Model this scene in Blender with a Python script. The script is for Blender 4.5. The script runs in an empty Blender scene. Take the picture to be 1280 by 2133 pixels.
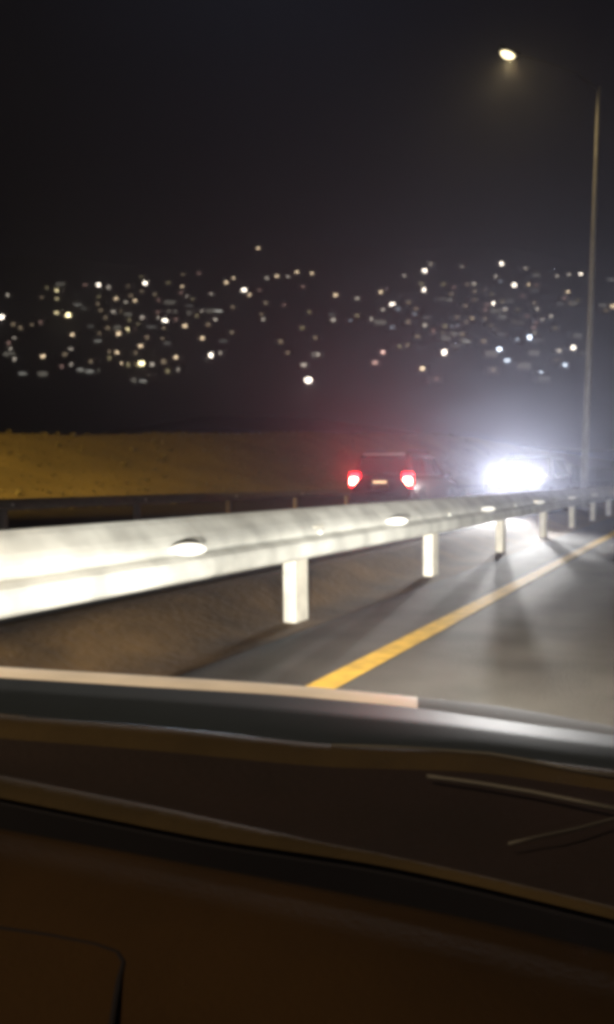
import bpy, bmesh, math, random
from mathutils import Vector, Matrix
random.seed(7)
R = math.radians
S = bpy.context.scene
COL = S.collection

# ---------------------------------------------------------------- camera
CAM_H = 1.30
F_PX = 1660.0
cam_d = bpy.data.cameras.new('camera')
cam_d.sensor_fit = 'VERTICAL'; cam_d.sensor_height = 24.0
cam_d.lens = 24.0 * F_PX / 2133.0
cam_d.clip_start = 0.02; cam_d.clip_end = 6000
cam = bpy.data.objects.new('camera', cam_d); COL.objects.link(cam)
cam.location = (0, 0, CAM_H)
YAW, PITCH = R(27.4), -math.atan(71.5 / F_PX)
cam.rotation_euler = (R(90) + PITCH, 0, YAW)
S.camera = cam
CM = Matrix.Translation((0, 0, CAM_H)) @ cam.rotation_euler.to_matrix().to_4x4()

# ---------------------------------------------------------------- world, faint added fill light, exposure
W = bpy.data.worlds.new('World'); S.world = W; W.use_nodes = True
nt = W.node_tree
bg = nt.nodes['Background']
sky = nt.nodes.new('ShaderNodeTexSky'); sky.sky_type = 'NISHITA'; sky.sun_disc = False
sky.sun_elevation = R(-4); sky.sun_rotation = R(150)
nt.links.new(sky.outputs[0], bg.inputs[0]); bg.inputs[1].default_value = 0.05
sun_d = bpy.data.lights.new('faint_fill', 'SUN'); sun_d.energy = 0.012; sun_d.angle = R(0.5); sun_d.color = (0.8, 0.87, 1.0)  # weak added fill light; no known moon behind it
sun = bpy.data.objects.new('faint_fill', sun_d); COL.objects.link(sun); sun.rotation_euler = (R(50), 0, R(-150))
S.view_settings.view_transform = 'Standard'; S.view_settings.look = 'None'
S.view_settings.exposure = 0.0; S.view_settings.gamma = 1.0; S.view_settings.use_curve_mapping = False
S.render.engine = 'CYCLES'
cy = S.cycles
cy.use_denoising = True
cy.max_bounces = 5; cy.volume_bounces = 0; cy.diffuse_bounces = 2; cy.glossy_bounces = 3
cy.sample_clamp_indirect = 2.0; cy.caustics_reflective = False; cy.caustics_refractive = False
cy.pixel_filter_type = 'BLACKMAN_HARRIS'; cy.filter_width = 4.6     # a soft phone lens

# lamp intensities
HEAD_P = 4700.0      # each headlamp of the oncoming vehicle
TAIL_P = 1500.0        # each tail lamp
OWN_P = 760.0        # each headlamp of the photographer's car
SODIUM_P = 33000.0
POLE_P = 480.0
HAZE_D = 0.002

# ---------------------------------------------------------------- helpers
def ray(px, py):
    v = Vector(((px - 640) / F_PX, -(py - 1066.5) / F_PX, -1.0))
    return (CM.to_3x3() @ v).normalized()
def at_h(px, py, h):
    d = ray(px, py); t = (h - CAM_H) / d.z
    return Vector((0, 0, CAM_H)) + d * t
def at_z(px, py, z):
    v = Vector(((px - 640) / F_PX * z, -(py - 1066.5) / F_PX * z, -z))
    return CM @ v

def mat(name, col, rough=0.6, metal=0.0, var=0.25, scale=8.0, bump=0.0, bscale=None, spec=0.5, coat=0.0, coords='Object', detail=6.0):
    m = bpy.data.materials.new(name); m.use_nodes = True
    n = m.node_tree; b = n.nodes['Principled BSDF']
    b.inputs['Roughness'].default_value = rough; b.inputs['Metallic'].default_value = metal
    b.inputs['Specular IOR Level'].default_value = spec
    b.inputs['Coat Weight'].default_value = coat
    tc = n.nodes.new('ShaderNodeTexCoord')
    ns = n.nodes.new('ShaderNodeTexNoise'); ns.inputs['Scale'].default_value = scale; ns.inputs['Detail'].default_value = detail
    n.links.new(tc.outputs[coords], ns.inputs['Vector'])
    rp = n.nodes.new('ShaderNodeValToRGB')
    lo = [max(0, c * (1 - var)) for c in col]; hi = [min(1, c * (1 + var)) for c in col]
    rp.color_ramp.elements[0].position = 0.32; rp.color_ramp.elements[1].position = 0.68
    rp.color_ramp.elements[0].color = (*lo, 1); rp.color_ramp.elements[1].color = (*hi, 1)
    n.links.new(ns.outputs['Fac'], rp.inputs['Fac']); n.links.new(rp.outputs['Color'], b.inputs['Base Color'])
    if bump:
        n2 = n.nodes.new('ShaderNodeTexNoise'); n2.inputs['Scale'].default_value = bscale or scale * 6; n2.inputs['Detail'].default_value = 4
        n.links.new(tc.outputs[coords], n2.inputs['Vector'])
        bp = n.nodes.new('ShaderNodeBump'); bp.inputs['Strength'].default_value = bump; bp.inputs['Distance'].default_value = 0.02
        n.links.new(n2.outputs['Fac'], bp.inputs['Height']); n.links.new(bp.outputs['Normal'], b.inputs['Normal'])
    return m
def emat(name, col, strength, sample=True):
    m = bpy.data.materials.new(name); m.use_nodes = True
    b = m.node_tree.nodes['Principled BSDF']
    b.inputs['Base Color'].default_value = (0.3, 0.3, 0.3, 1)
    b.inputs['Emission Color'].default_value = (*col, 1); b.inputs['Emission Strength'].default_value = strength
    if not sample: m.cycles.emission_sampling = 'NONE'
    return m

M = {
 'asphalt': mat('wet_asphalt', (0.060, 0.055, 0.048), 0.78, var=0.35, scale=1.3, bump=0.7, bscale=55, spec=0.3),
 'asphalt_far': mat('dry_asphalt', (0.045, 0.043, 0.04), 0.7, var=0.3, scale=1.0, bump=0.3, bscale=40),
 'dirt': mat('verge_dirt', (0.120, 0.068, 0.024), 0.9, var=0.45, scale=1.4, bump=0.7, bscale=14),
 'grass': mat('dry_grass_bank', (0.22, 0.165, 0.055), 0.95, var=0.22, scale=0.25, bump=0.4, bscale=5.0),
 'dark_grass': mat('dark_band_grass', (0.018, 0.014, 0.008), 0.95, var=0.5, scale=2.0, bump=0.5, bscale=20, spec=0.1),
 'scrub': mat('dry_scrub', (0.15, 0.125, 0.05), 0.95, var=0.5, scale=0.6),
 'hill': mat('hill_scrub', (0.05, 0.045, 0.03), 0.95, var=0.4, scale=0.02),
 'yellow': mat('yellow_road_paint', (0.60, 0.36, 0.03), 0.75, var=0.22, scale=7.0, bump=0.2, bscale=60),
 'zinc': mat('galvanised_steel', (0.74, 0.75, 0.71), 0.5, metal=0.15, var=0.24, scale=3.0, bump=0.08, bscale=20),
 'weathered': mat('weathered_steel', (0.13, 0.11, 0.10), 0.8, var=0.2, scale=4.0),
 'wiper': mat('wiper_metal', (0.035, 0.034, 0.032), 0.7, metal=0.0, var=0.1, scale=4.0),
 'post': mat('post_timber_painted', (0.74, 0.71, 0.62), 0.7, var=0.2, scale=6.0, bump=0.2, bscale=30),
 'pole': mat('pole_steel', (0.30, 0.30, 0.30), 0.6, metal=0.3, var=0.15, scale=3.0),
 'reflector': mat('reflector_white', (0.9, 0.9, 0.86), 0.25, var=0.02, scale=5.0, coat=0.6),
 'concrete': mat('concrete', (0.33, 0.32, 0.30), 0.85, var=0.2, scale=1.5, bump=0.3, bscale=12),
 'wall': mat('house_plaster', (0.30, 0.26, 0.22), 0.85, var=0.2, scale=0.6),
 'roof': mat('house_roof_tin', (0.10, 0.07, 0.06), 0.7, var=0.3, scale=0.8),
 'paint_dark': mat('car_paint_dark', (0.05, 0.022, 0.018), 0.4, metal=0.3, var=0.1, scale=2.0, coat=0.3),
 'paint_silver': mat('car_paint_silver', (0.35, 0.36, 0.38), 0.35, metal=0.6, var=0.05, scale=2.0, coat=0.6),
 'glass_dark': mat('car_window_tinted', (0.012, 0.013, 0.016), 0.08, var=0.1, scale=2.0, spec=0.6),
 'trim': mat('black_plastic_trim', (0.025, 0.025, 0.025), 0.6, var=0.15, scale=9.0),
 'chrome': mat('chrome_strip', (0.75, 0.75, 0.73), 0.2, metal=0.9, var=0.04, scale=5.0),
 'rubber': mat('tyre_rubber', (0.02, 0.02, 0.02), 0.85, var=0.2, scale=20.0),
 'plate': mat('number_plate_face', (0.75, 0.70, 0.50), 0.5, var=0.06, scale=6.0),
 'head_lens': emat('headlamp_lit', (1.0, 0.98, 0.95), 120.0, sample=False),
 'tail_lens': emat('tail_lamp_lit', (1.0, 0.012, 0.02), 14.0, sample=False),
 'tail_core': emat('brake_bulb_lit', (1.0, 0.3, 0.2), 90.0, sample=False),
 'plate_lamp': emat('plate_lamp_lit', (1.0, 0.66, 0.34), 2.2, sample=False),
 'street_lens': emat('street_lamp_lit', (1.0, 0.84, 0.50), 3.0, sample=False),
 'sodium_lens': emat('sodium_lamp_lit', (1.0, 0.55, 0.15), 30.0, sample=False),
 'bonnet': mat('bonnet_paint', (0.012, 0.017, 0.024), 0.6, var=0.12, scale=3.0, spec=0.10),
 'bonnet_grey': mat('bonnet_painted_sheen', (0.055, 0.057, 0.06), 0.75, var=0.25, scale=9.0, spec=0.2),
 'glint': mat('painted_glint', (0.45, 0.46, 0.46), 0.35, var=0.05, scale=9.0),
 'lip': mat('edge_trim_painted_glare', (0.80, 0.78, 0.76), 0.5, metal=0.0, var=0.18, scale=5.0),
 'cowl': mat('cowl_plastic', (0.005, 0.0022, 0.002), 0.8, var=0.2, scale=8.0, bump=0.1, bscale=80, spec=0.2),
 'cowl_rib': mat('cowl_rib_painted_amber', (0.021, 0.0145, 0.0055), 0.9, var=0.25, scale=5.0, bump=0.1, bscale=60, spec=0.12),  # browner than the cowl: amber lamplight put into the colour
 'dash': mat('dashboard_vinyl', (0.013, 0.0068, 0.002), 0.9, var=0.3, spec=0.08, scale=3.5, bump=0.08, bscale=160, coords='Object'),
 'slot': mat('demister_slot_black', (0.004, 0.004, 0.006), 0.9, var=0.05, scale=4.0, spec=0.1),
}

def mesh_obj(name, bm, m, parent=None, smooth=False, loc=None):
    me = bpy.data.meshes.new(name); bm.normal_update(); bm.to_mesh(me); bm.free()
    me.materials.append(m)
    if smooth:
        for p in me.polygons: p.use_smooth = True
    o = bpy.data.objects.new(name, me); COL.objects.link(o)
    if parent is not None: o.parent = parent
    if loc is not None: o.location = loc
    return o
def share(name, src, parent, loc=(0, 0, 0), rot=(0, 0, 0), scale=(1, 1, 1)):
    o = bpy.data.objects.new(name, src.data); COL.objects.link(o); o.parent = parent
    o.location = loc; o.rotation_euler = rot; o.scale = scale
    return o
def empty(name, label, cat, loc=(0, 0, 0), rz=0, group=None):
    o = bpy.data.objects.new(name, None); COL.objects.link(o); o.location = loc; o.rotation_euler = (0, 0, rz)
    o.empty_display_size = 0.2
    o['label'] = label; o['category'] = cat
    if group: o['group'] = group
    return o
def structure(o): o['kind'] = 'structure'; return o
def box(bm, c, s, bev=0.0, rot=None):
    r = bmesh.ops.create_cube(bm, size=1.0)
    vs = r['verts']
    for v in vs: v.co = Vector((v.co.x * s[0], v.co.y * s[1], v.co.z * s[2]))
    if bev:
        es = list({e for v in vs for e in v.link_edges})
        rr = bmesh.ops.bevel(bm, geom=es, offset=bev, segments=2, affect='EDGES', profile=0.6)
        vs = list({v for f in rr['faces'] for v in f.verts} | {v for v in vs if v.is_valid})
    mt = Matrix.Translation(c)
    if rot is not None: mt = mt @ rot
    for v in vs: v.co = mt @ v.co
def tube(bm, pts, rads, seg=10, cap=True):
    rings = []
    for i, p in enumerate(pts):
        p = Vector(p)
        a = Vector(pts[max(0, i - 1)]); b = Vector(pts[min(len(pts) - 1, i + 1)])
        t = (b - a).normalized()
        u = t.cross(Vector((0, 0, 1)))
        if u.length < 0.05: u = t.cross(Vector((0, 1, 0)))
        u.normalize(); w = t.cross(u).normalized()
        r = rads[i] if isinstance(rads, (list, tuple)) else rads
        rings.append([bm.verts.new(p + (u * math.cos(2 * math.pi * k / seg) + w * math.sin(2 * math.pi * k / seg)) * r) for k in range(seg)])
    for i in range(len(rings) - 1):
        for k in range(seg):
            bm.faces.new((rings[i][k], rings[i][(k + 1) % seg], rings[i + 1][(k + 1) % seg], rings[i + 1][k]))
    if cap:
        bm.faces.new(rings[0][::-1]); bm.faces.new(rings[-1])
def loft(bm, rows, close=False):
    vs = [[bm.verts.new(p) for p in r] for r in rows]
    for i in range(len(vs) - 1):
        n = len(vs[i])
        for k in range(n if close else n - 1):
            k2 = (k + 1) % n
            bm.faces.new((vs[i][k], vs[i][k2], vs[i + 1][k2], vs[i + 1][k]))
    return vs
def spot(name, loc, target, power, size, blend, col, radius, parent=None):
    d = bpy.data.lights.new(name, 'SPOT'); d.energy = power; d.spot_size = R(size); d.spot_blend = blend
    d.color = col; d.shadow_soft_size = radius
    o = bpy.data.objects.new(name, d); COL.objects.link(o)
    o.location = loc
    o.rotation_euler = (Vector(target) - Vector(loc)).to_track_quat('-Z', 'Y').to_euler()
    if parent is not None: o.parent = parent
    return o

# ---------------------------------------------------------------- terrain
OPP_H = 0.25                      # the opposite carriageway lies a little higher
def smooth01(t): t = max(0, min(1, t)); return t * t * (3 - 2 * t)
def ground_h(x, y):
    lat = -x
    h = OPP_H * smooth01((lat - 3.5) / 0.9)
    b = smooth01((lat - 19.5) / 17.0)
    top = 3.5 + 0.049 * max(-30, min(110, y) - 32) + 0.10 * math.sin(y * 0.11) + 0.06 * math.sin(y * 0.31 + x * 0.2)
    h += b * top
    if lat < -14: h += 0.4 * smooth01((-lat - 14) / 20)
    return h
def grid_sheet(name, xs, ys, hf, m):
    bm = bmesh.new()
    vs = [[bm.verts.new((x, y, hf(x, y))) for x in xs] for y in ys]
    for j in range(len(ys) - 1):
        for i in range(len(xs) - 1):
            bm.faces.new((vs[j][i], vs[j][i + 1], vs[j + 1][i + 1], vs[j + 1][i]))
    return structure(mesh_obj(name, bm, m, smooth=True))
xs = [-1400, -900, -600, -400, -300, -220, -160, -120, -90, -70] + [-60 + 1.25 * i for i in range(36)] + \
     [-15 + 0.5 * i for i in range(20)] + [-5 + 0.15 * i for i in range(14)] + [-2.5, 0, 5, 10, 14, 20, 30, 60, 150, 400, 900]
ys = [-400, -150, -60, -30] + [-20 + 2.0 * i for i in range(90)] + [165, 190, 230, 300, 420, 600, 900, 1500]
grid_sheet('ground', xs, ys, lambda x, y: ground_h(x, y) - 0.012, M['dirt'])
# grassy embankment sheet beyond the opposite carriageway
xs2 = [-64 + 1.0 * i for i in range(44)] + [-19.5]
ys2 = [-15 + 1.5 * i for i in range(130)]
grid_sheet('embankment', xs2, ys2, lambda x, y: ground_h(x, y) + 0.03 + 0.035 * (math.sin(x * 2.1 + y * 0.7) * math.sin(y * 1.7 - x * 0.5) + 1) * smooth01((-x - 20) / 3), M['grass'])
# scrub on the bank: small tufts, one mass
rs = random.Random(3)
bm = bmesh.new()
for i in range(8000):
    x = -rs.uniform(19.0, 41.0); y = rs.uniform(8, 115)
    z = ground_h(x, y) + 0.02
    s_ = rs.uniform(0.08, 0.19) * (1.0 if rs.random() < 0.9 else 1.9)
    for k in range(5):
        a = rs.uniform(0, 6.283); dx, dy = math.cos(a), math.sin(a)
        w = s_ * 0.35; lean = s_ * rs.uniform(0.2, 0.8)
        v1 = bm.verts.new((x - dy * w, y + dx * w, z)); v2 = bm.verts.new((x + dy * w, y - dx * w, z))
        v3 = bm.verts.new((x + dx * lean, y + dy * lean, z + s_ * rs.uniform(0.5, 1.0)))
        bm.faces.new((v1, v2, v3))
sc_ = mesh_obj('scrub', bm, M['scrub']); sc_['kind'] = 'stuff'
# road surfaces
def strip(name, x0, x1, y0, y1, z, m, n=60, nx=6):
    bm = bmesh.new()
    rows = [[(x0 + (x1 - x0) * i / nx, y0 + (y1 - y0) * j / n, z) for i in range(nx + 1)] for j in range(n + 1)]
    loft(bm, rows)
    return structure(mesh_obj(name, bm, m))
strip('road', -3.12, 9.5, -30, 500, 0.004, M['asphalt'])
strip('opposite_road', -11.4, -4.55, -30, 500, OPP_H + 0.006, M['asphalt_far'])
strip('grass_strip', -21.6, -12.6, -20, 220, OPP_H + 0.02, M['dark_grass'])  # near-black sheet laid here to make a dark band
strip('yellow_edge_line', -2.26, -2.07, -20, 500, 0.009, M['yellow'], n=200, nx=2)

# hill with the town
def hill_h(d_along, x):          # distance along the view axis, world x
    t = smooth01((d_along - 220) / 560)
    base = 6 + 205 * (0.55 * t + 0.45 * t * t)
    return base + 9 * math.sin(x * 0.013 + 1) + 6 * math.sin(x * 0.031 + d_along * 0.012)
fwd = Vector((-math.sin(YAW), math.cos(YAW), 0)); rgt = Vector((math.cos(YAW), math.sin(YAW), 0))
bm = bmesh.new()
rows = []
for j in range(60):
    d = 210 + 12 * j
    rows.append([tuple(fwd * d + rgt * (-520 + 26 * i) + Vector((0, 0, hill_h(d, -520 + 26 * i)))) for i in range(56)])
loft(bm, rows)
structure(mesh_obj('hillside', bm, M['hill'], smooth=True))
def hill_hit(px, py):
    o = Vector((0, 0, CAM_H)); dr = ray(px, py)
    t = 200.0
    while t < 1100:
        p = o + dr * t
        if p.z <= hill_h(p.dot(fwd), p.dot(rgt)): return p
        t += 2.0
    return None

# ---------------------------------------------------------------- guard rails
def wbeam_profile(z0, h, depth):
    # (forward offset, height) from the lower lip to the upper lip, one rounded lobe, a valley, upper half leaned back to darken it
    k = [(0.40, 0.0), (0.55, 0.012), (0.90, 0.06), (1.0, 0.12), (1.02, 0.20), (1.0, 0.29), (0.92, 0.35), (0.50, 0.415), (0.14, 0.445), (0.05, 0.48),
         (0.05, 0.53), (0.02, 0.55), (-0.05, 0.59), (-0.25, 0.65), (-0.6, 0.73), (-1.1, 0.82), (-1.65, 0.92), (-2.05, 0.98), (-2.2, 1.0)]
    return [(a * depth, z0 + b * h) for a, b in k]
def guardrail(label, x_face, y0, pitch, n, zb, z_low, beam_h, depth, post_w, side, refl=True, refl_shift=-0.55, bm_m='zinc', po_m='post'):
    g = empty('guardrail', label, 'guardrail', (x_face, y0, zb))
    prof = wbeam_profile(z_low, beam_h, depth)
    bm = bmesh.new()                      # one beam panel with a small lap
    L = pitch + 0.10
    th = 0.004
    front = [[(side * a, 0.0, z), (side * a, L, z)] for a, z in prof]
    back = [[(side * (a - th), 0.0, z), (side * (a - th), L, z)] for a, z in prof]
    ring = front + back[::-1]
    rows = [[r[0] for r in ring], [r[1] for r in ring]]
    loft(bm, rows, close=True)
    b0 = mesh_obj('beam', bm, M[bm_m], g, smooth=False, loc=(0, -pitch / 2, 0))
    bm = bmesh.new(); box(bm, (0, 0, (z_low + beam_h * 0.8) / 2 - 0.2), (0.13, post_w, z_low + beam_h * 0.8 + 0.4), 0.012)
    p0 = mesh_obj('post', bm, M[po_m], g, loc=(-side * 0.24, 0, 0))
    bm = bmesh.new(); box(bm, (0, 0, z_low + beam_h * 0.36), (0.168, post_w * 0.8, beam_h * 0.56), 0.008)
    s0 = mesh_obj('spacer_block', bm, M[po_m], g, loc=(-side * 0.088, 0, 0))
    bm = bmesh.new(); tube(bm, [(side * (0.0), 0, 0), (side * 0.03, 0, 0)], 0.022, 8)
    bt0 = mesh_obj('bolt', bm, M['zinc'], g, loc=(side * depth * 0.06, 0, z_low + beam_h * 0.5))
    if refl:
        bm = bmesh.new()
        bmesh.ops.create_cone(bm, cap_ends=True, segments=20, radius1=1.0, radius2=0.9, depth=1.0)
        for v in bm.verts: v.co = Vector((side * (v.co.z + 0.5) * 0.022, v.co.x * 0.135, v.co.y * 0.046))
        box(bm, (side * -0.02, 0, 0), (0.03, 0.04, 0.04))
        r0 = mesh_obj('reflector', bm, M['reflector'], g, loc=(side * depth * 0.95, refl_shift * pitch, z_low + beam_h * 0.54), )
        r0.rotation_euler = (0, 0, R(-38) * side)
    for i in range(1, n):
        share('beam', b0, g, (side * (0.008 if i % 2 else 0), -pitch / 2 + i * pitch, 0))
        share('post', p0, g, (-side * 0.24, i * pitch, 0), rot=(R(random.uniform(-.8, .8)), R(random.uniform(-.8, .8)), 0))
        share('spacer_block', s0, g, (-side * 0.088, i * pitch, 0))
        share('bolt', bt0, g, (side * depth * 0.06, i * pitch, z_low + beam_h * 0.5))
        if refl: share('reflector', r0, g, (side * depth * 0.95, (i + refl_shift) * pitch, z_low + beam_h * 0.54), rot=(0, 0, R(-38) * side))
    return g
# phase: a post stands where the photo's first post does
p1 = at_h(617, 1305, 0.0)
PITCH_M = 3.84
guardrail('long pale steel guardrail on posts running beside the yellow line', -3.20, p1.y + 0.32 - 2 * PITCH_M, PITCH_M, 15, 0.0, 0.60, 0.42, 0.085, 0.25, 1)
guardrail('thin dark guardrail on the far side of the opposite road', -12.1, 3.0, 4.0, 26, OPP_H, 0.42, 0.22, 0.08, 0.12, 1, refl=False, bm_m='weathered', po_m='weathered')

# ---------------------------------------------------------------- street lamps
def street_lamp(label, base, height, arm_vec, lens_m, power, col, r0=0.15, r1=0.09, target=None, cone=150, tilt=0.0, cat_group=None):
    g = empty('street_lamp', label, 'street lamp', base)
    bm = bmesh.new()
    tube(bm, [(0, 0, -0.3), (0, 0, 0.02), (0, 0, 0.5), (0, 0, 0.52), (tilt, 0, height - 0.1), (tilt, 0, height)], [r0 * 1.25, r0 * 1.25, r0 * 1.25, r0, r1, r1 * 0.7], 14)
    mesh_obj('pole', bm, M['pole'], g, smooth=True)
    bm = bmesh.new(); box(bm, (0, 0, 0.02), (0.5, 0.5, 0.05), 0.01)
    mesh_obj('base_plate', bm, M['pole'], g)
    av = Vector(arm_vec); top = Vector((tilt, 0, height - 0.15))
    bm = bmesh.new()
    tube(bm, [top, top + av * 0.25 + Vector((0, 0, av.z * 0.2)), top + av * 0.65 + Vector((0, 0, av.z * 0.12)), top + av * 0.97], [0.03, 0.026, 0.022, 0.018], 8)
    mesh_obj('arm', bm, M['rubber'], g, smooth=True)
    end = top + av
    u = Vector((av.x, av.y, 0)).normalized()
    ang = math.atan2(u.y, u.x)
    rot = Matrix.Rotation(ang, 4, 'Z')
    bm = bmesh.new()
    box(bm, (0, 0, 0), (0.75, 0.32, 0.14), 0.05)
    for v in bm.verts:
        if v.co.x > 0.1: v.co.z -= 0.02; v.co.y *= 0.8
    h = mesh_obj('lamp_head', bm, M['trim'], g, smooth=True); h.location = end; h.rotation_euler = (0, R(-22), ang)
    bm = bmesh.new()
    bmesh.ops.create_uvsphere(bm, u_segments=16, v_segments=8, radius=1.0)
    for v in bm.verts: v.co = Vector((v.co.x * 0.26, v.co.y * 0.15, v.co.z * 0.17 if v.co.z < 0 else 0))
    l = mesh_obj('lamp_lens', bm, lens_m, h, smooth=True, loc=(0.03, 0, -0.068))
    tgt = Vector(target) - Vector(base) if target is not None else end + Vector((0, 0, -5))
    spot('street_lamp_light', end + Vector((0, 0, -0.38)), tgt, power, cone, 0.6, col, 0.05, g)
    return g
# the mast in the picture
pb = at_z(1217, 990, 27.5); pt = at_z(1239, 200, 27.5); lp = at_z(1057, 131, 27.5)
base = (pb.x, pb.y, OPP_H * 0.9)
street_lamp('tall grey lamp post behind the guardrail with one warm white lamp', base, pt.z - base[2], (lp.x - pt.x, lp.y - pt.y, lp.z - pt.z + 0.15),
            M['street_lens'], POLE_P, (1.0, 0.72, 0.30), 0.13, 0.065, tilt=0.30)
# sodium lamp to the left of the picture, whose amber light falls on verge and bank
street_lamp('tall street lamp with amber sodium lamp beyond the far guardrail', (-20.0, -5.0, OPP_H), 13.0, (1.9, 0.4, 0.3),
            M['sodium_lens'], SODIUM_P * 1.7, (1.0, 0.64, 0.15), target=(-31, 58, 2.5), cone=66)

street_lamp('street lamp with amber sodium lamp near the rear left of the dark car', (-6.2, -4.0, OPP_H), 6.8, (2.2, 0.6, 0.3),
            M['sodium_lens'], SODIUM_P * 0.085, (1.0, 0.72, 0.42), target=(-1.0, 0.9, 0.9), cone=50)
# ---------------------------------------------------------------- noise wall far off
g = empty('noise_wall', 'grey concrete panel wall far off behind the lamp post', 'wall', (-13.6, 84, OPP_H))
bm = bmesh.new(); box(bm, (0, 1.98, 1.1), (0.16, 3.80, 2.2), 0.02); pn = mesh_obj('panel', bm, M['concrete'], g)
bm = bmesh.new(); box(bm, (0, 0, 1.15), (0.30, 0.22, 2.4), 0.02); ps = mesh_obj('post', bm, M['concrete'], g)
for i in range(1, 24):
    share('panel', pn, g, (0, i * 4.0, 0)); share('post', ps, g, (0, i * 4.0, 0))

# ---------------------------------------------------------------- vehicles
def suv(name, label, loc, rz, paint, cat, lights):
    g = empty(name, label, cat, loc, rz)
    # lower body: stations along y, each (y, half width, z bottom, z belt)
    st = [(-2.26, 0.78, 0.52, 0.95), (-2.20, 0.90, 0.38, 1.06), (-1.95, 0.94, 0.30, 1.10), (-1.2, 0.95, 0.28, 1.10), (0.2, 0.95, 0.28, 1.08),
          (1.0, 0.94, 0.28, 1.06), (1.6, 0.92, 0.30, 1.00), (2.05, 0.88, 0.34, 0.93), (2.22, 0.74, 0.48, 0.80)]
    bm = bmesh.new(); rows = []
    for y, w, zb, zt in st:
        m_ = (zb + zt) / 2
        rows.append([(-w * 0.92, y, zb), (-w, y, zb + 0.12), (-w, y, m_), (-w * 0.99, y, zt - 0.08), (-w * 0.92, y, zt), (0, y, zt + 0.02),
                     (w * 0.92, y, zt), (w * 0.99, y, zt - 0.08), (w, y, m_), (w, y, zb + 0.12), (w * 0.92, y, zb)])
    vs = loft(bm, rows, close=True)
    bm.faces.new(vs[0][::-1]); bm.faces.new(vs[-1])
    bmesh.ops.recalc_face_normals(bm, faces=bm.faces)
    mesh_obj('body', bm, paint, g, smooth=True)
    # cabin
    def ring(z, y0, y1, w): return [(-w, y0, z), (-w * 0.96, y0 - 0.0, z), (w * 0.96, y0, z), (w, y0, z), (w, y1, z), (w * 0.9, y1 + 0.05, z), (-w * 0.9, y1 + 0.05, z), (-w, y1, z)]
    bm = bmesh.new()
    vs = loft(bm, [ring(1.04, -2.14, 0.98, 0.88), ring(1.10, -2.13, 0.90, 0.875), ring(1.66, -1.93, 0.22, 0.74), ring(1.75, -1.80, 0.05, 0.66)], close=True)
    bm.faces.new(vs[-1]); bmesh.ops.recalc_face_normals(bm, faces=bm.faces)
    mesh_obj('cabin', bm, paint, g, smooth=False)
    def pane(name, quad, off, m=M['glass_dark']):
        q = [Vector(p) for p in quad]; nrm = (q[1] - q[0]).cross(q[3] - q[0]).normalized()
        c = sum(q, Vector()) / 4
        if nrm.dot(c - Vector((0, -0.5, 1.2))) < 0: nrm = -nrm
        bm = bmesh.new()
        loft(bm, [[p + nrm * -0.01 for p in q], [p + nrm * off for p in q]], close=True)
        bm.verts.ensure_lookup_table(); bm.faces.new(bm.verts[4:8]); bmesh.ops.recalc_face_normals(bm, faces=bm.faces)
        return mesh_obj(name, bm, m, g)
    pane('rear_window', [(-0.76, -2.115, 1.14), (0.76, -2.115, 1.14), (0.66, -1.955, 1.60), (-0.66, -1.955, 1.60)], 0.012)
    pane('windscreen', [(-0.78, 0.91, 1.12), (0.78, 0.91, 1.12), (0.66, 0.30, 1.63), (-0.66, 0.30, 1.63)], 0.045)
    for s in (-1, 1):
        for (a, b) in ((-1.95, -1.10), (-1.02, -0.18), (-0.10, 0.62)):
            pane('side_window', [(s * 0.868, a, 1.14), (s * 0.868, b, 1.14), (s * 0.752, b - (0.36 if b > 0.3 else 0.02), 1.62), (s * 0.752, a + (0.12 if a < -1.5 else 0.0), 1.62)], 0.006)
        bm = bmesh.new(); tube(bm, [(s * 0.62, -1.75, 1.76), (s * 0.62, -1.65, 1.81), (s * 0.62, -0.2, 1.82), (s * 0.62, -0.08, 1.76)], 0.018, 8); mesh_obj('roof_rail', bm, M['chrome'], g, smooth=True)
        bm = bmesh.new(); box(bm, (s * 1.02, 0.66, 1.12), (0.20, 0.12, 0.16), 0.04); mesh_obj('wing_mirror', bm, M['trim'], g, smooth=True)
    # wheels with rims
    for sx in (-1, 1):
        for y in (-1.42, 1.38):
            bm = bmesh.new()
            prof = [(0.20, 0.09), (0.30, 0.105), (0.345, 0.085), (0.36, 0.0), (0.345, -0.085), (0.30, -0.105), (0.20, -0.09)]
            rows = [[(b, r * math.cos(t), r * math.sin(t)) for r, b in prof] for t in [2 * math.pi * k / 24 for k in range(25)]]
            loft(bm, rows); bmesh.ops.remove_doubles(bm, verts=bm.verts, dist=1e-4)
            w = mesh_obj('wheel', bm, M['rubber'], g, smooth=True, loc=(sx * 0.86, y, 0.36))
            bm = bmesh.new()
            tube(bm, [(sx * -0.05, 0, 0), (sx * 0.06, 0, 0)], 0.06, 12)
            for k in range(5):
                box(bm, (sx * 0.045, 0, 0.12), (0.03, 0.05, 0.2), 0.008)
                for v in bm.verts[-24:] if False else []: pass
                bmesh.ops.rotate(bm, verts=bm.verts, cent=(0, 0, 0), matrix=Matrix.Rotation(2 * math.pi / 5, 3, 'X'))
            mesh_obj('rim', bm, M['zinc'], w, smooth=False)
            bm = bmesh.new(); rows = [[(sx * x, r * math.cos(t), r * math.sin(t)) for x, r in ((0.02, 0.40), (0.102, 0.42), (0.105, 0.38))] for t in [math.pi * k / 14 for k in range(15)]]
            loft(bm, rows); mesh_obj('wheel_arch', bm, M['trim'], g, smooth=True, loc=(sx * 0.86, y, 0.36))
    # rear
    bm = bmesh.new(); box(bm, (0, -2.27, 0.50), (1.76, 0.16, 0.26), 0.05); rb = mesh_obj('rear_bumper', bm, M['trim'], g, smooth=True)
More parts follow.
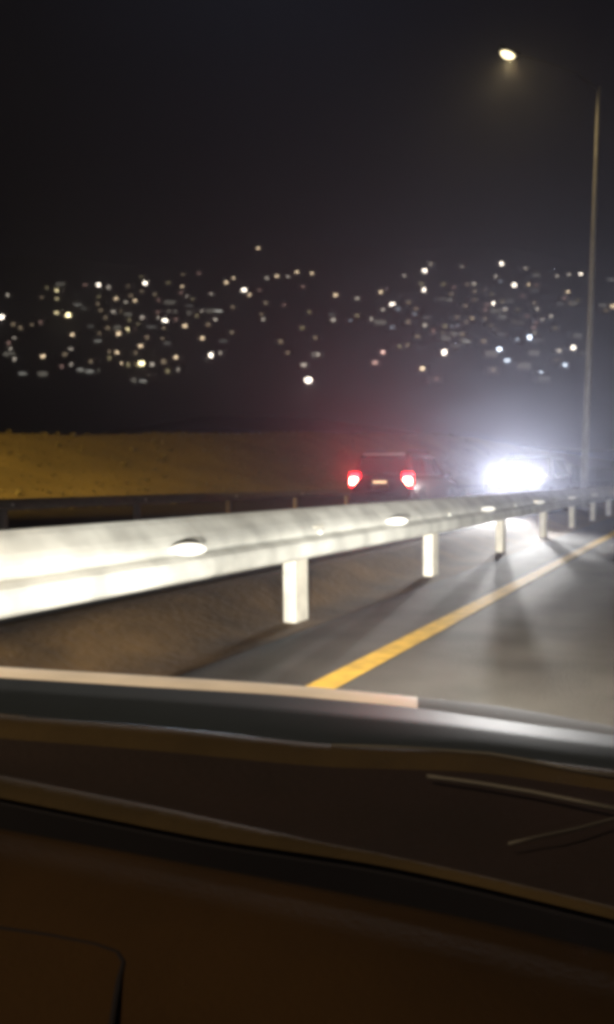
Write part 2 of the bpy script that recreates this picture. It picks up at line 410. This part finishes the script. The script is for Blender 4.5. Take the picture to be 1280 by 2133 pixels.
    bm = bmesh.new(); box(bm, (0, -2.20, 0.985), (0.9, 0.05, 0.045), 0.012); mesh_obj('chrome_strip', bm, M['chrome'], g)
    bm = bmesh.new(); box(bm, (0, -2.285, 0.80), (0.50, 0.015, 0.13), 0.004); mesh_obj('number_plate', bm, M['plate'], g)
    bm = bmesh.new(); box(bm, (0, -2.275, 0.925), (0.40, 0.04, 0.045), 0.008); mesh_obj('plate_lamp', bm, M['plate_lamp'] if lights == 'tail' else M['plate'], g)
    bm = bmesh.new(); box(bm, (0, -1.93, 1.70), (1.2, 0.22, 0.035), 0.014); mesh_obj('rear_spoiler', bm, M['reflector'] if lights == 'tail' else paint, g)
    bm = bmesh.new(); box(bm, (0.28, -2.16, 1.19), (0.55, 0.02, 0.02)); mesh_obj('rear_wiper', bm, M['trim'], g)
    for s in (-1, 1):
        bm = bmesh.new(); box(bm, (s * 0.79, -2.19, 0.98), (0.29, 0.10, 0.40), 0.035)
        t = mesh_obj('tail_light', bm, M['tail_lens'] if lights == 'tail' else M['trim'], g, smooth=True)
        if lights == 'tail':
            bm = bmesh.new(); box(bm, (s * 0.80, -2.245, 0.95), (0.20, 0.02, 0.16), 0.008); mesh_obj('bulb', bm, M['tail_core'], t)
            spot('tail_lamp_light', (s * 0.80, -2.30, 0.93), (s * 0.80 + 2.0, -6.5, 2.6), TAIL_P, 56, 1.0, (1.0, 0.03, 0.03), 0.05, g)
    # front
    bm = bmesh.new(); box(bm, (0, 2.22, 0.48), (1.74, 0.18, 0.28), 0.06); mesh_obj('front_bumper', bm, paint, g, smooth=True)
    bm = bmesh.new(); box(bm, (0, 2.19, 0.76), (0.95, 0.06, 0.20), 0.02); gr = mesh_obj('grille', bm, M['trim'], g)
    for k in range(3):
        bm = bmesh.new(); box(bm, (0, 2.225, 0.70 + 0.06 * k), (0.9, 0.02, 0.02)); mesh_obj('grille_slat', bm, M['chrome'], gr)
    bm = bmesh.new(); box(bm, (0, 2.318, 0.50), (0.50, 0.015, 0.12), 0.004); mesh_obj('number_plate', bm, M['plate'], g)
    for s in (-1, 1):
        hz = 0.80 if lights == 'tail' else 1.02
        bm = bmesh.new()
        bmesh.ops.create_uvsphere(bm, u_segments=16, v_segments=10, radius=1.0)
        for v in bm.verts: v.co = Vector((s * 0.38 + v.co.x * 0.17, 2.13 + v.co.y * 0.09, hz + v.co.z * 0.24))
        hl = mesh_obj('headlight', bm, M['head_lens'] if lights == 'head' else M['reflector'], g, smooth=True)
    return g
# vehicle driving away on the opposite road
pc = at_z(792, 1000, 22.0)
ta = suv('car', 'dark tall car with glowing red tail lights beyond the guardrail', (pc.x + 0.0, pc.y + 2.26, OPP_H + 0.006), 0.0, M['paint_dark'], 'car', 'tail')
for s in (-1, 1):
    spot('headlight_light', (s * 0.5, 2.35, 0.80), (s * 0.3, 22, 0.0), 300, 70, 0.7, (1.0, 0.93, 0.82), 0.05, ta)
# oncoming vehicle
po = at_z(1069, 985, 23.0)
on = suv('car', 'silver oncoming car whose glaring white headlights wash out its shape', (po.x, po.y + 2.2, OPP_H + 0.006), math.pi, M['paint_silver'], 'car', 'head')
for s in (-1, 1):
    spot('headlight_light', (s * 0.42, 2.32, 1.02), (s * 0.42 - 5.4, 23, 3.4), HEAD_P, 62, 1.0, (1.0, 0.985, 0.96), 0.09, on)

# ---------------------------------------------------------------- the photographer's car: bonnet, cowl, dashboard
car = empty('car', "photographer's own dark car, its bonnet, scuttle and dashboard along the bottom", 'car', (0.4, 0, 0))
OFF = Vector((-0.4, 0, 0))
def interp(curve, x):
    if x <= curve[0][0]:
        (x0, y0), (x1, y1) = curve[0], curve[1]
    elif x >= curve[-1][0]:
        (x0, y0), (x1, y1) = curve[-2], curve[-1]
    else:
        for (x0, y0), (x1, y1) in zip(curve, curve[1:]):
            if x0 <= x <= x1: break
    return y0 + (y1 - y0) * (x - x0) / (x1 - x0)
def smooth_curve(curve, x, w=70):
    return sum(interp(curve, x + d) for d in (-w, -w / 2, 0, w / 2, w)) / 5
PX = list(range(-180, 1500, 35))
A_top = [(0, 1389), (350, 1410), (600, 1426), (870, 1452), (1040, 1468), (1280, 1512)]
A_bot = [(0, 1411), (350, 1433), (600, 1448), (870, 1474), (1040, 1500), (1280, 1532)]
B_frt = [(0, 1488), (350, 1515), (680, 1552), (1000, 1568), (1150, 1590), (1280, 1606)]
B_bck = [(0, 1532), (350, 1560), (680, 1592), (1000, 1600), (1280, 1640)]
D_frt = [(0, 1612), (350, 1682), (700, 1762), (1000, 1830), (1280, 1896)]
K_top = [(0, 1658), (440, 1745), (780, 1795), (960, 1833), (1280, 1910)]
K_bot = [(0, 1712), (400, 1785), (700, 1840), (1000, 1900), (1280, 1966)]
def line3(curve, h, dpy=0): return [at_h(x, smooth_curve(curve, x) + dpy, h) + OFF * 0 - Vector((0.4, 0, 0)) for x in PX]
def add(rows, dv): return [[p + Vector(dv) for p in r] for r in rows]
a_t = line3(A_top, 0.898); a_b = line3(A_bot, 0.912); b_f = line3(B_frt, 0.915); b_b = line3(B_bck, 0.92)
d_f = line3(D_frt, 0.925); k_t = line3(K_top, 0.93); k_b = line3(K_bot, 0.93)
def mix(r1, r2, t, dz=0.0): return [p.lerp(q, t) + Vector((0, 0, dz)) for p, q in zip(r1, r2)]
def shift(r, dv): return [p + Vector(dv) for p in r]
# bonnet: falls away ahead of its crest
bm = bmesh.new()
loft(bm, [b_f, mix(b_f, a_b, 0.5, 0.004), shift(a_b, (0, 0, 0.0)), shift(a_b, (0, 0.01, -0.012)), shift(a_t, (0, 0.03, -0.05)), shift(a_t, (0, 0.30, -0.16)), shift(a_t, (0, 0.38, -0.40))])
mesh_obj('bonnet', bm, M['bonnet'], car, smooth=True)
# rolled trim on the bonnet edge, its pale colour standing in for reflected glare
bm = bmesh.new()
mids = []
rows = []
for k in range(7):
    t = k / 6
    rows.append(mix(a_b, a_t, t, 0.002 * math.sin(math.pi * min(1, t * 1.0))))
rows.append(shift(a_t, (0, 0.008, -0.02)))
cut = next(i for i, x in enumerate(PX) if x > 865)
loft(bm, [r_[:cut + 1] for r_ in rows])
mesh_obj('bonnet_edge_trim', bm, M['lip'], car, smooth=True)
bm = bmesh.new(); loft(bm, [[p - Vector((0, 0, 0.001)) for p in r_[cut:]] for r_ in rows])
mesh_obj('bonnet_sheen_strip', bm, M['bonnet_grey'], car, smooth=True)  # paler copy of the bonnet paint; its grey stands in for a reflection
# tiny pale bead standing in for a glint of light on the bonnet
for (px, py, r) in ((57, 1462, 0.004),):
    bm = bmesh.new(); bmesh.ops.create_uvsphere(bm, u_segments=14, v_segments=8, radius=r)
    for v in bm.verts: v.co.z *= 0.7; v.co.x *= 1.5
    mesh_obj('glint_bead', bm, M['glint'], car, smooth=True, loc=at_h(px, py, 0.912) - Vector((0.4, 0, 0)))
# scuttle (cowl): front rib, hollow, rear rib
bm = bmesh.new()
loft(bm, [shift(b_f, (0, 0.01, -0.012)), mix(b_f, b_b, 0.15, 0.004), mix(b_f, b_b, 0.5, 0.009), mix(b_f, b_b, 0.85, 0.004), shift(b_b, (0, -0.01, -0.012))])
mesh_obj('scuttle_rib', bm, M['cowl_rib'], car, smooth=True)
bm = bmesh.new()
loft(bm, [shift(b_b, (0, 0.008, -0.004)), mix(b_b, d_f, 0.2, -0.012), mix(b_b, d_f, 0.5, -0.018), mix(b_b, d_f, 0.8, -0.012), shift(d_f, (0, -0.008, -0.004))])
mesh_obj('scuttle', bm, M['cowl'], car, smooth=True)
bm = bmesh.new()
loft(bm, [shift(d_f, (0, 0.008, -0.008)), mix(d_f, k_t, 0.15, 0.002), mix(d_f, k_t, 0.5, 0.006), mix(d_f, k_t, 0.9, 0.001), shift(k_t, (0, 0.0, -0.002))])
mesh_obj('scuttle_rib', bm, M['cowl_rib'], car, smooth=True)
# demister slot: a real trough
bm = bmesh.new()
loft(bm, [shift(k_t, (0, 0.012, -0.008)), shift(k_t, (0, 0.0, -0.010)), shift(k_t, (0, 0.0, -0.08)), shift(k_b, (0, 0.0, -0.08)), shift(k_b, (0, 0.0, -0.012)), shift(k_b, (0, -0.008, -0.010))])
mesh_obj('demister_slot', bm, M['slot'], car)
# bulkhead under the scuttle
bm = bmesh.new()
loft(bm, [shift(b_f, (0, 0.004, -0.006)), shift(b_f, (0, 0.004, -0.30)), shift(k_b, (0, -0.02, -0.30)), shift(k_b, (0, -0.30, -0.34))])
mesh_obj('bulkhead', bm, M['slot'], car)
# dashboard top
bm = bmesh.new()
n_back = [shift([Vector((p.x, p.y * (1 - t) + 0.06 * t, p.z)) for p in k_b], (0, 0, dz)) for t, dz in
          ((0.0, -0.02), (0.01, -0.004), (0.04, 0.001), (0.15, 0.0), (0.3, -0.004), (0.5, -0.012), (0.7, -0.03), (0.85, -0.06), (1.0, -0.13))]
loft(bm, n_back)
mesh_obj('dashboard', bm, M['dash'], car, smooth=True)
# air bag cover panel with its shadow gap, lower left
def dash_z(p):   # height of the dashboard under a point
    return 0.93
pan = [(-160, 1912), (0, 1937), (100, 1952), (200, 1972), (245, 1988), (258, 2008), (250, 2040), (225, 2200)]
bm = bmesh.new()
pts = [at_h(x, y, 0.9245) - Vector((0.4, 0, 0)) for x, y in pan]
tube(bm, pts, 0.0028, 6)
mesh_obj('panel_seam', bm, M['slot'], car, smooth=True)
# wiper: arm, blade; the last bar only draws a crease
def bar(name, pts_px, h, r, m, parent):
    bm = bmesh.new(); tube(bm, [at_h(x, y, h) - Vector((0.4, 0, 0)) for x, y in pts_px], r, 8)
    return mesh_obj(name, bm, m, parent, smooth=True)
wz = bar('wiper_crease_bar', [(890, 1617), (920, 1621), (1000, 1632), (1110, 1650), (1200, 1668), (1330, 1694)], 0.922, 0.0026, M['wiper'], car)
bar('wiper_blade', [(690, 1553), (850, 1558), (1020, 1570), (1100, 1584), (1190, 1602), (1330, 1626)], 0.928, 0.0022, M['wiper'], wz)
bar('wiper_crease_bar', [(1060, 1758), (1110, 1746), (1200, 1727), (1290, 1703), (1400, 1680)], 0.920, 0.0016, M['wiper'], car)  # thin bar drawing a crease, not a second wiper arm
# own headlamps at the nose of the car
for x in (-1.05, 0.15):
    bm = bmesh.new(); bmesh.ops.create_uvsphere(bm, u_segments=16, v_segments=8, radius=0.09)
    mesh_obj('headlight', bm, M['head_lens'], car, smooth=True, loc=(x - 0.4, 1.50, 0.52))
    spot('headlight_light', (x - 0.4, 1.68, 0.52), (x - 3.2, 12, 0.30), OWN_P, 152, 1.0, (1.0, 0.95, 0.84), 0.06, car)
    spot('headlight_light', (x - 0.4, 1.68, 0.56), (-3.6, 15, 0.72), OWN_P * 4.5, 48, 1.0, (1.0, 0.95, 0.84), 0.06, car)   # narrow main beam, added to brighten the far posts

# ---------------------------------------------------------------- the town on the hill: houses with lit windows, plus glowing fronts for floodlit patches
L2 = """418,240,3 455,250,1 612,232,3 765,247,2 245,265,2,y 240,300,1,y 290,368,3,y 245,360,2,y 335,325,1,w 40,285,1 18,378,3 490,300,2 570,308,2
530,312,1 480,355,1 540,360,1,w 597,378,1 310,452,2 305,515,1 188,540,2 55,512,1 540,428,2,y 503,447,2 595,498,2 490,525,2 512,568,2 595,570,3,y
350,596,1,w 385,603,1,w 100,615,1,w 570,632,2 598,646,1,w 622,628,2 740,545,2 742,598,1 728,315,1 710,350,1 800,352,1,w 842,350,1 910,350,2,w 902,388,1
690,390,3 665,378,1 772,412,2 850,463,2 885,535,3 920,525,1 945,230,2 972,213,2 1020,262,3 1043,282,2 1155,205,2 1110,212,1 1200,205,1
1240,190,2 1075,88,2 1265,578,1 415,475,1,w 635,575,1 880,280,1 785,290,1 65,465,1 295,575,1 1100,390,1 70,555,1"""
L3 = """17,195,2 120,285,2 210,300,1 307,272,2 353,325,3 315,345,1 265,390,1 105,390,1 45,533,1 315,528,2,r 285,572,1,r 5,643,3 488,182,3
515,155,1 482,262,3 405,205,1 590,305,1,w 490,410,1 565,525,3 610,450,1,w 660,478,1,w 482,595,2 683,383,2 690,238,1 805,155,3 785,205,1 862,242,3
918,243,2 905,172,1 948,192,2 768,318,3 820,345,1 955,345,1 918,460,3,b 870,470,1,b 798,512,3,b 833,560,2,b 970,612,2,b 1065,578,2,b 1100,503,3
1045,515,1 1132,195,3 1088,198,1 1035,205,1 1083,272,2 1092,318,2 1012,375,1 975,385,1 1265,218,1,w 1265,330,2 1110,455,1,w 640,165,1 122,-168,2"""
lights = []
for src, ox in ((L2, 0), (L3, 640)):
    for tok in src.split():
        f = tok.split(',')
        lights.append((ox + float(f[0]) / 2, 480 + float(f[1]) / 2, int(f[2]), f[3] if len(f) > 3 else ''))
rr = random.Random(5)
extra = []
while len(extra) < 130:
    if rr.random() < 0.5: x, y = rr.gauss(270, 150), rr.gauss(675, 60)
    else: x, y = rr.gauss(1000, 150), rr.gauss(650, 60)
    if not (0 < x < 1275 and 575 < y < 800): continue
    if min((x - l[0]) ** 2 + (y - l[1]) ** 2 for l in lights + extra) < 11 ** 2: continue
    extra.append((x, y, 0, rr.choice(['', '', 'y', 'w', 'r', 'b' if x > 700 else ''])))
for x, y in ((92, 787), (180, 775), (195, 780), (290, 800), (205, 715), (165, 640), (25, 745), (360, 655), (400, 660), (355, 638), (268, 662), (245, 690),
             (945, 705), (965, 718), (925, 712), (1030, 655), (1045, 668), (1110, 742), (1090, 770), (1190, 640), (1200, 708), (1115, 580), (790, 680), (660, 748), (1020, 745), (1255, 645), (440, 655), (130, 600)):
    extra.append((x, y, 0, 'f'))  # broad glowing fronts that paint faintly lit patches on the hill
lights += extra
win_mats = {}
def win_mat(level, kind):
    key = (level, kind)
    if key not in win_mats:
        colr = {'': (1.0, 0.88, 0.72), 'w': (0.9, 0.88, 0.78), 'y': (1.0, 0.84, 0.45), 'r': (1.0, 0.6, 0.5), 'f': (0.95, 0.88, 0.72), 'b': (0.75, 0.86, 1.0)}[kind]
        st = {3: 9.0, 2: 3.0, 1: 1.1, 0: 0.45}[level] * (0.45 if kind == 'w' else 0.5 if kind == 'f' else 1)
        if kind == '' and level in (0, 2): colr = (1.0, 0.76, 0.48)
        win_mats[key] = emat('lit_window_and_front', colr, st, sample=False)
    return win_mats[key]
bm = bmesh.new(); box(bm, (0, 0, 1.2), (7.0, 6.0, 3.6)); hw = bm
wall_me = bpy.data.meshes.new('wall'); hw.to_mesh(wall_me); hw.free(); wall_me.materials.append(M['wall'])
bm = bmesh.new()
v = [bm.verts.new(p) for p in ((-3.9, -3.4, 3.0), (3.9, -3.4, 3.0), (3.9, 3.4, 3.0), (-3.9, 3.4, 3.0), (-3.9, 0, 4.6), (3.9, 0, 4.6))]
for f in ((0, 1, 5, 4), (2, 3, 4, 5), (0, 4, 3), (1, 2, 5), (3, 2, 1, 0)): bm.faces.new([v[i] for i in f])
roof_me = bpy.data.meshes.new('roof'); bm.to_mesh(roof_me); bm.free(); roof_me.materials.append(M['roof'])
ORD = ['first', 'second', 'third', 'fourth', 'fifth', 'sixth', 'seventh', 'eighth', 'ninth', 'tenth', 'eleventh', 'twelfth', 'thirteenth', 'fourteenth',
       'fifteenth', 'sixteenth', 'seventeenth', 'eighteenth', 'nineteenth', 'twentieth'] + ['twenty-' + w for w in ('first', 'second', 'third', 'fourth', 'fifth', 'sixth', 'seventh', 'eighth', 'ninth')]
def zone(px, py):
    col = 'by the left edge' if px < 190 else 'above the left bank' if px < 330 else 'above the mid bank' if px < 600 else \
          'above the tail lights' if px < 900 else 'above the glare' if px < 1140 else 'beside the lamp post'
    row = 'topmost band' if py < 610 else 'upper band' if py < 665 else 'middle band' if py < 735 else 'lowest band'
    return col, row
by = {}
for L in sorted(lights, key=lambda l: l[0]): by.setdefault((zone(L[0], L[1]), L[2], L[3]), []).append(L)
adj = {3: 'bright', 2: 'soft', 1: 'dim', 0: 'very dim'}
colw = {'': 'white', 'f': 'floodlit-front', 'w': 'wide', 'y': 'yellow', 'r': 'reddish', 'b': 'bluish'}
for ((colz, row), _lv, _kd), ls in by.items():
    for i, (px, py, lv, kd) in enumerate(ls):
        p = hill_hit(px, py)
        if p is None: continue
        size = {3: (3.0, 2.5), 2: (2.5, 2.1), 1: (2.6, 2.0), 0: (2.4, 2.2)}[lv]
        if kd == 'w': size = (5.0, 1.5)
        if kd == 'f': size = (6.8, 3.2)
        zc = 1.5; q = rr.uniform(0.75, 1.3); size = (size[0] * q, min(3.0, size[1] * rr.uniform(0.8, 1.25)))
        gz = hill_h(p.dot(fwd), p.dot(rgt))
        hh = empty('house', 'x', 'house', (p.x, p.y, gz + 0.1), YAW + R(random.uniform(-12, 12)), 'houses scattered over the dark hillside')
        if py < 440: hh['label'] = 'lone house with a faint window high above all others on the hillside'
        else: hh['label'] = f"house with {adj[lv]} {colw[kd]} window, {ORD[i]} such from left {colz}, {row}"
        o = bpy.data.objects.new('wall', wall_me); COL.objects.link(o); o.parent = hh
        o = bpy.data.objects.new('roof', roof_me); COL.objects.link(o); o.parent = hh
        bm = bmesh.new()
        ring_ = [(size[0] / 2 * math.copysign(abs(math.cos(a)) ** 0.75, math.cos(a)), size[1] / 2 * math.copysign(abs(math.sin(a)) ** 0.75, math.sin(a))) for a in [2 * math.pi * k / 14 for k in range(14)]]
        f1 = [bm.verts.new((a, -3.08, zc + b)) for a, b in ring_]; f2 = [bm.verts.new((a, -2.98, zc + b)) for a, b in ring_]
        bm.faces.new(f1)
        for k in range(14): bm.faces.new((f1[k], f2[k], f2[(k + 1) % 14], f1[(k + 1) % 14]))
        mesh_obj('window', bm, win_mat(lv, kd), hh)  # for kind f a glowing slab over the house front, no window

# ---------------------------------------------------------------- haze
bm = bmesh.new(); box(bm, (0, 500, 123.5), (2400, 1700, 251))
hz = mesh_obj('haze', bm, M['dash']); hz['kind'] = 'stuff'
hm = bpy.data.materials.new('haze_air'); hm.use_nodes = True
n = hm.node_tree; n.nodes.clear()
out = n.nodes.new('ShaderNodeOutputMaterial'); pv = n.nodes.new('ShaderNodeVolumePrincipled')
pv.inputs['Color'].default_value = (0.68, 0.73, 0.95, 1); pv.inputs['Density'].default_value = HAZE_D; pv.inputs['Anisotropy'].default_value = 0.8
n.links.new(pv.outputs[0], out.inputs['Volume'])
hz.data.materials.clear(); hz.data.materials.append(hm)
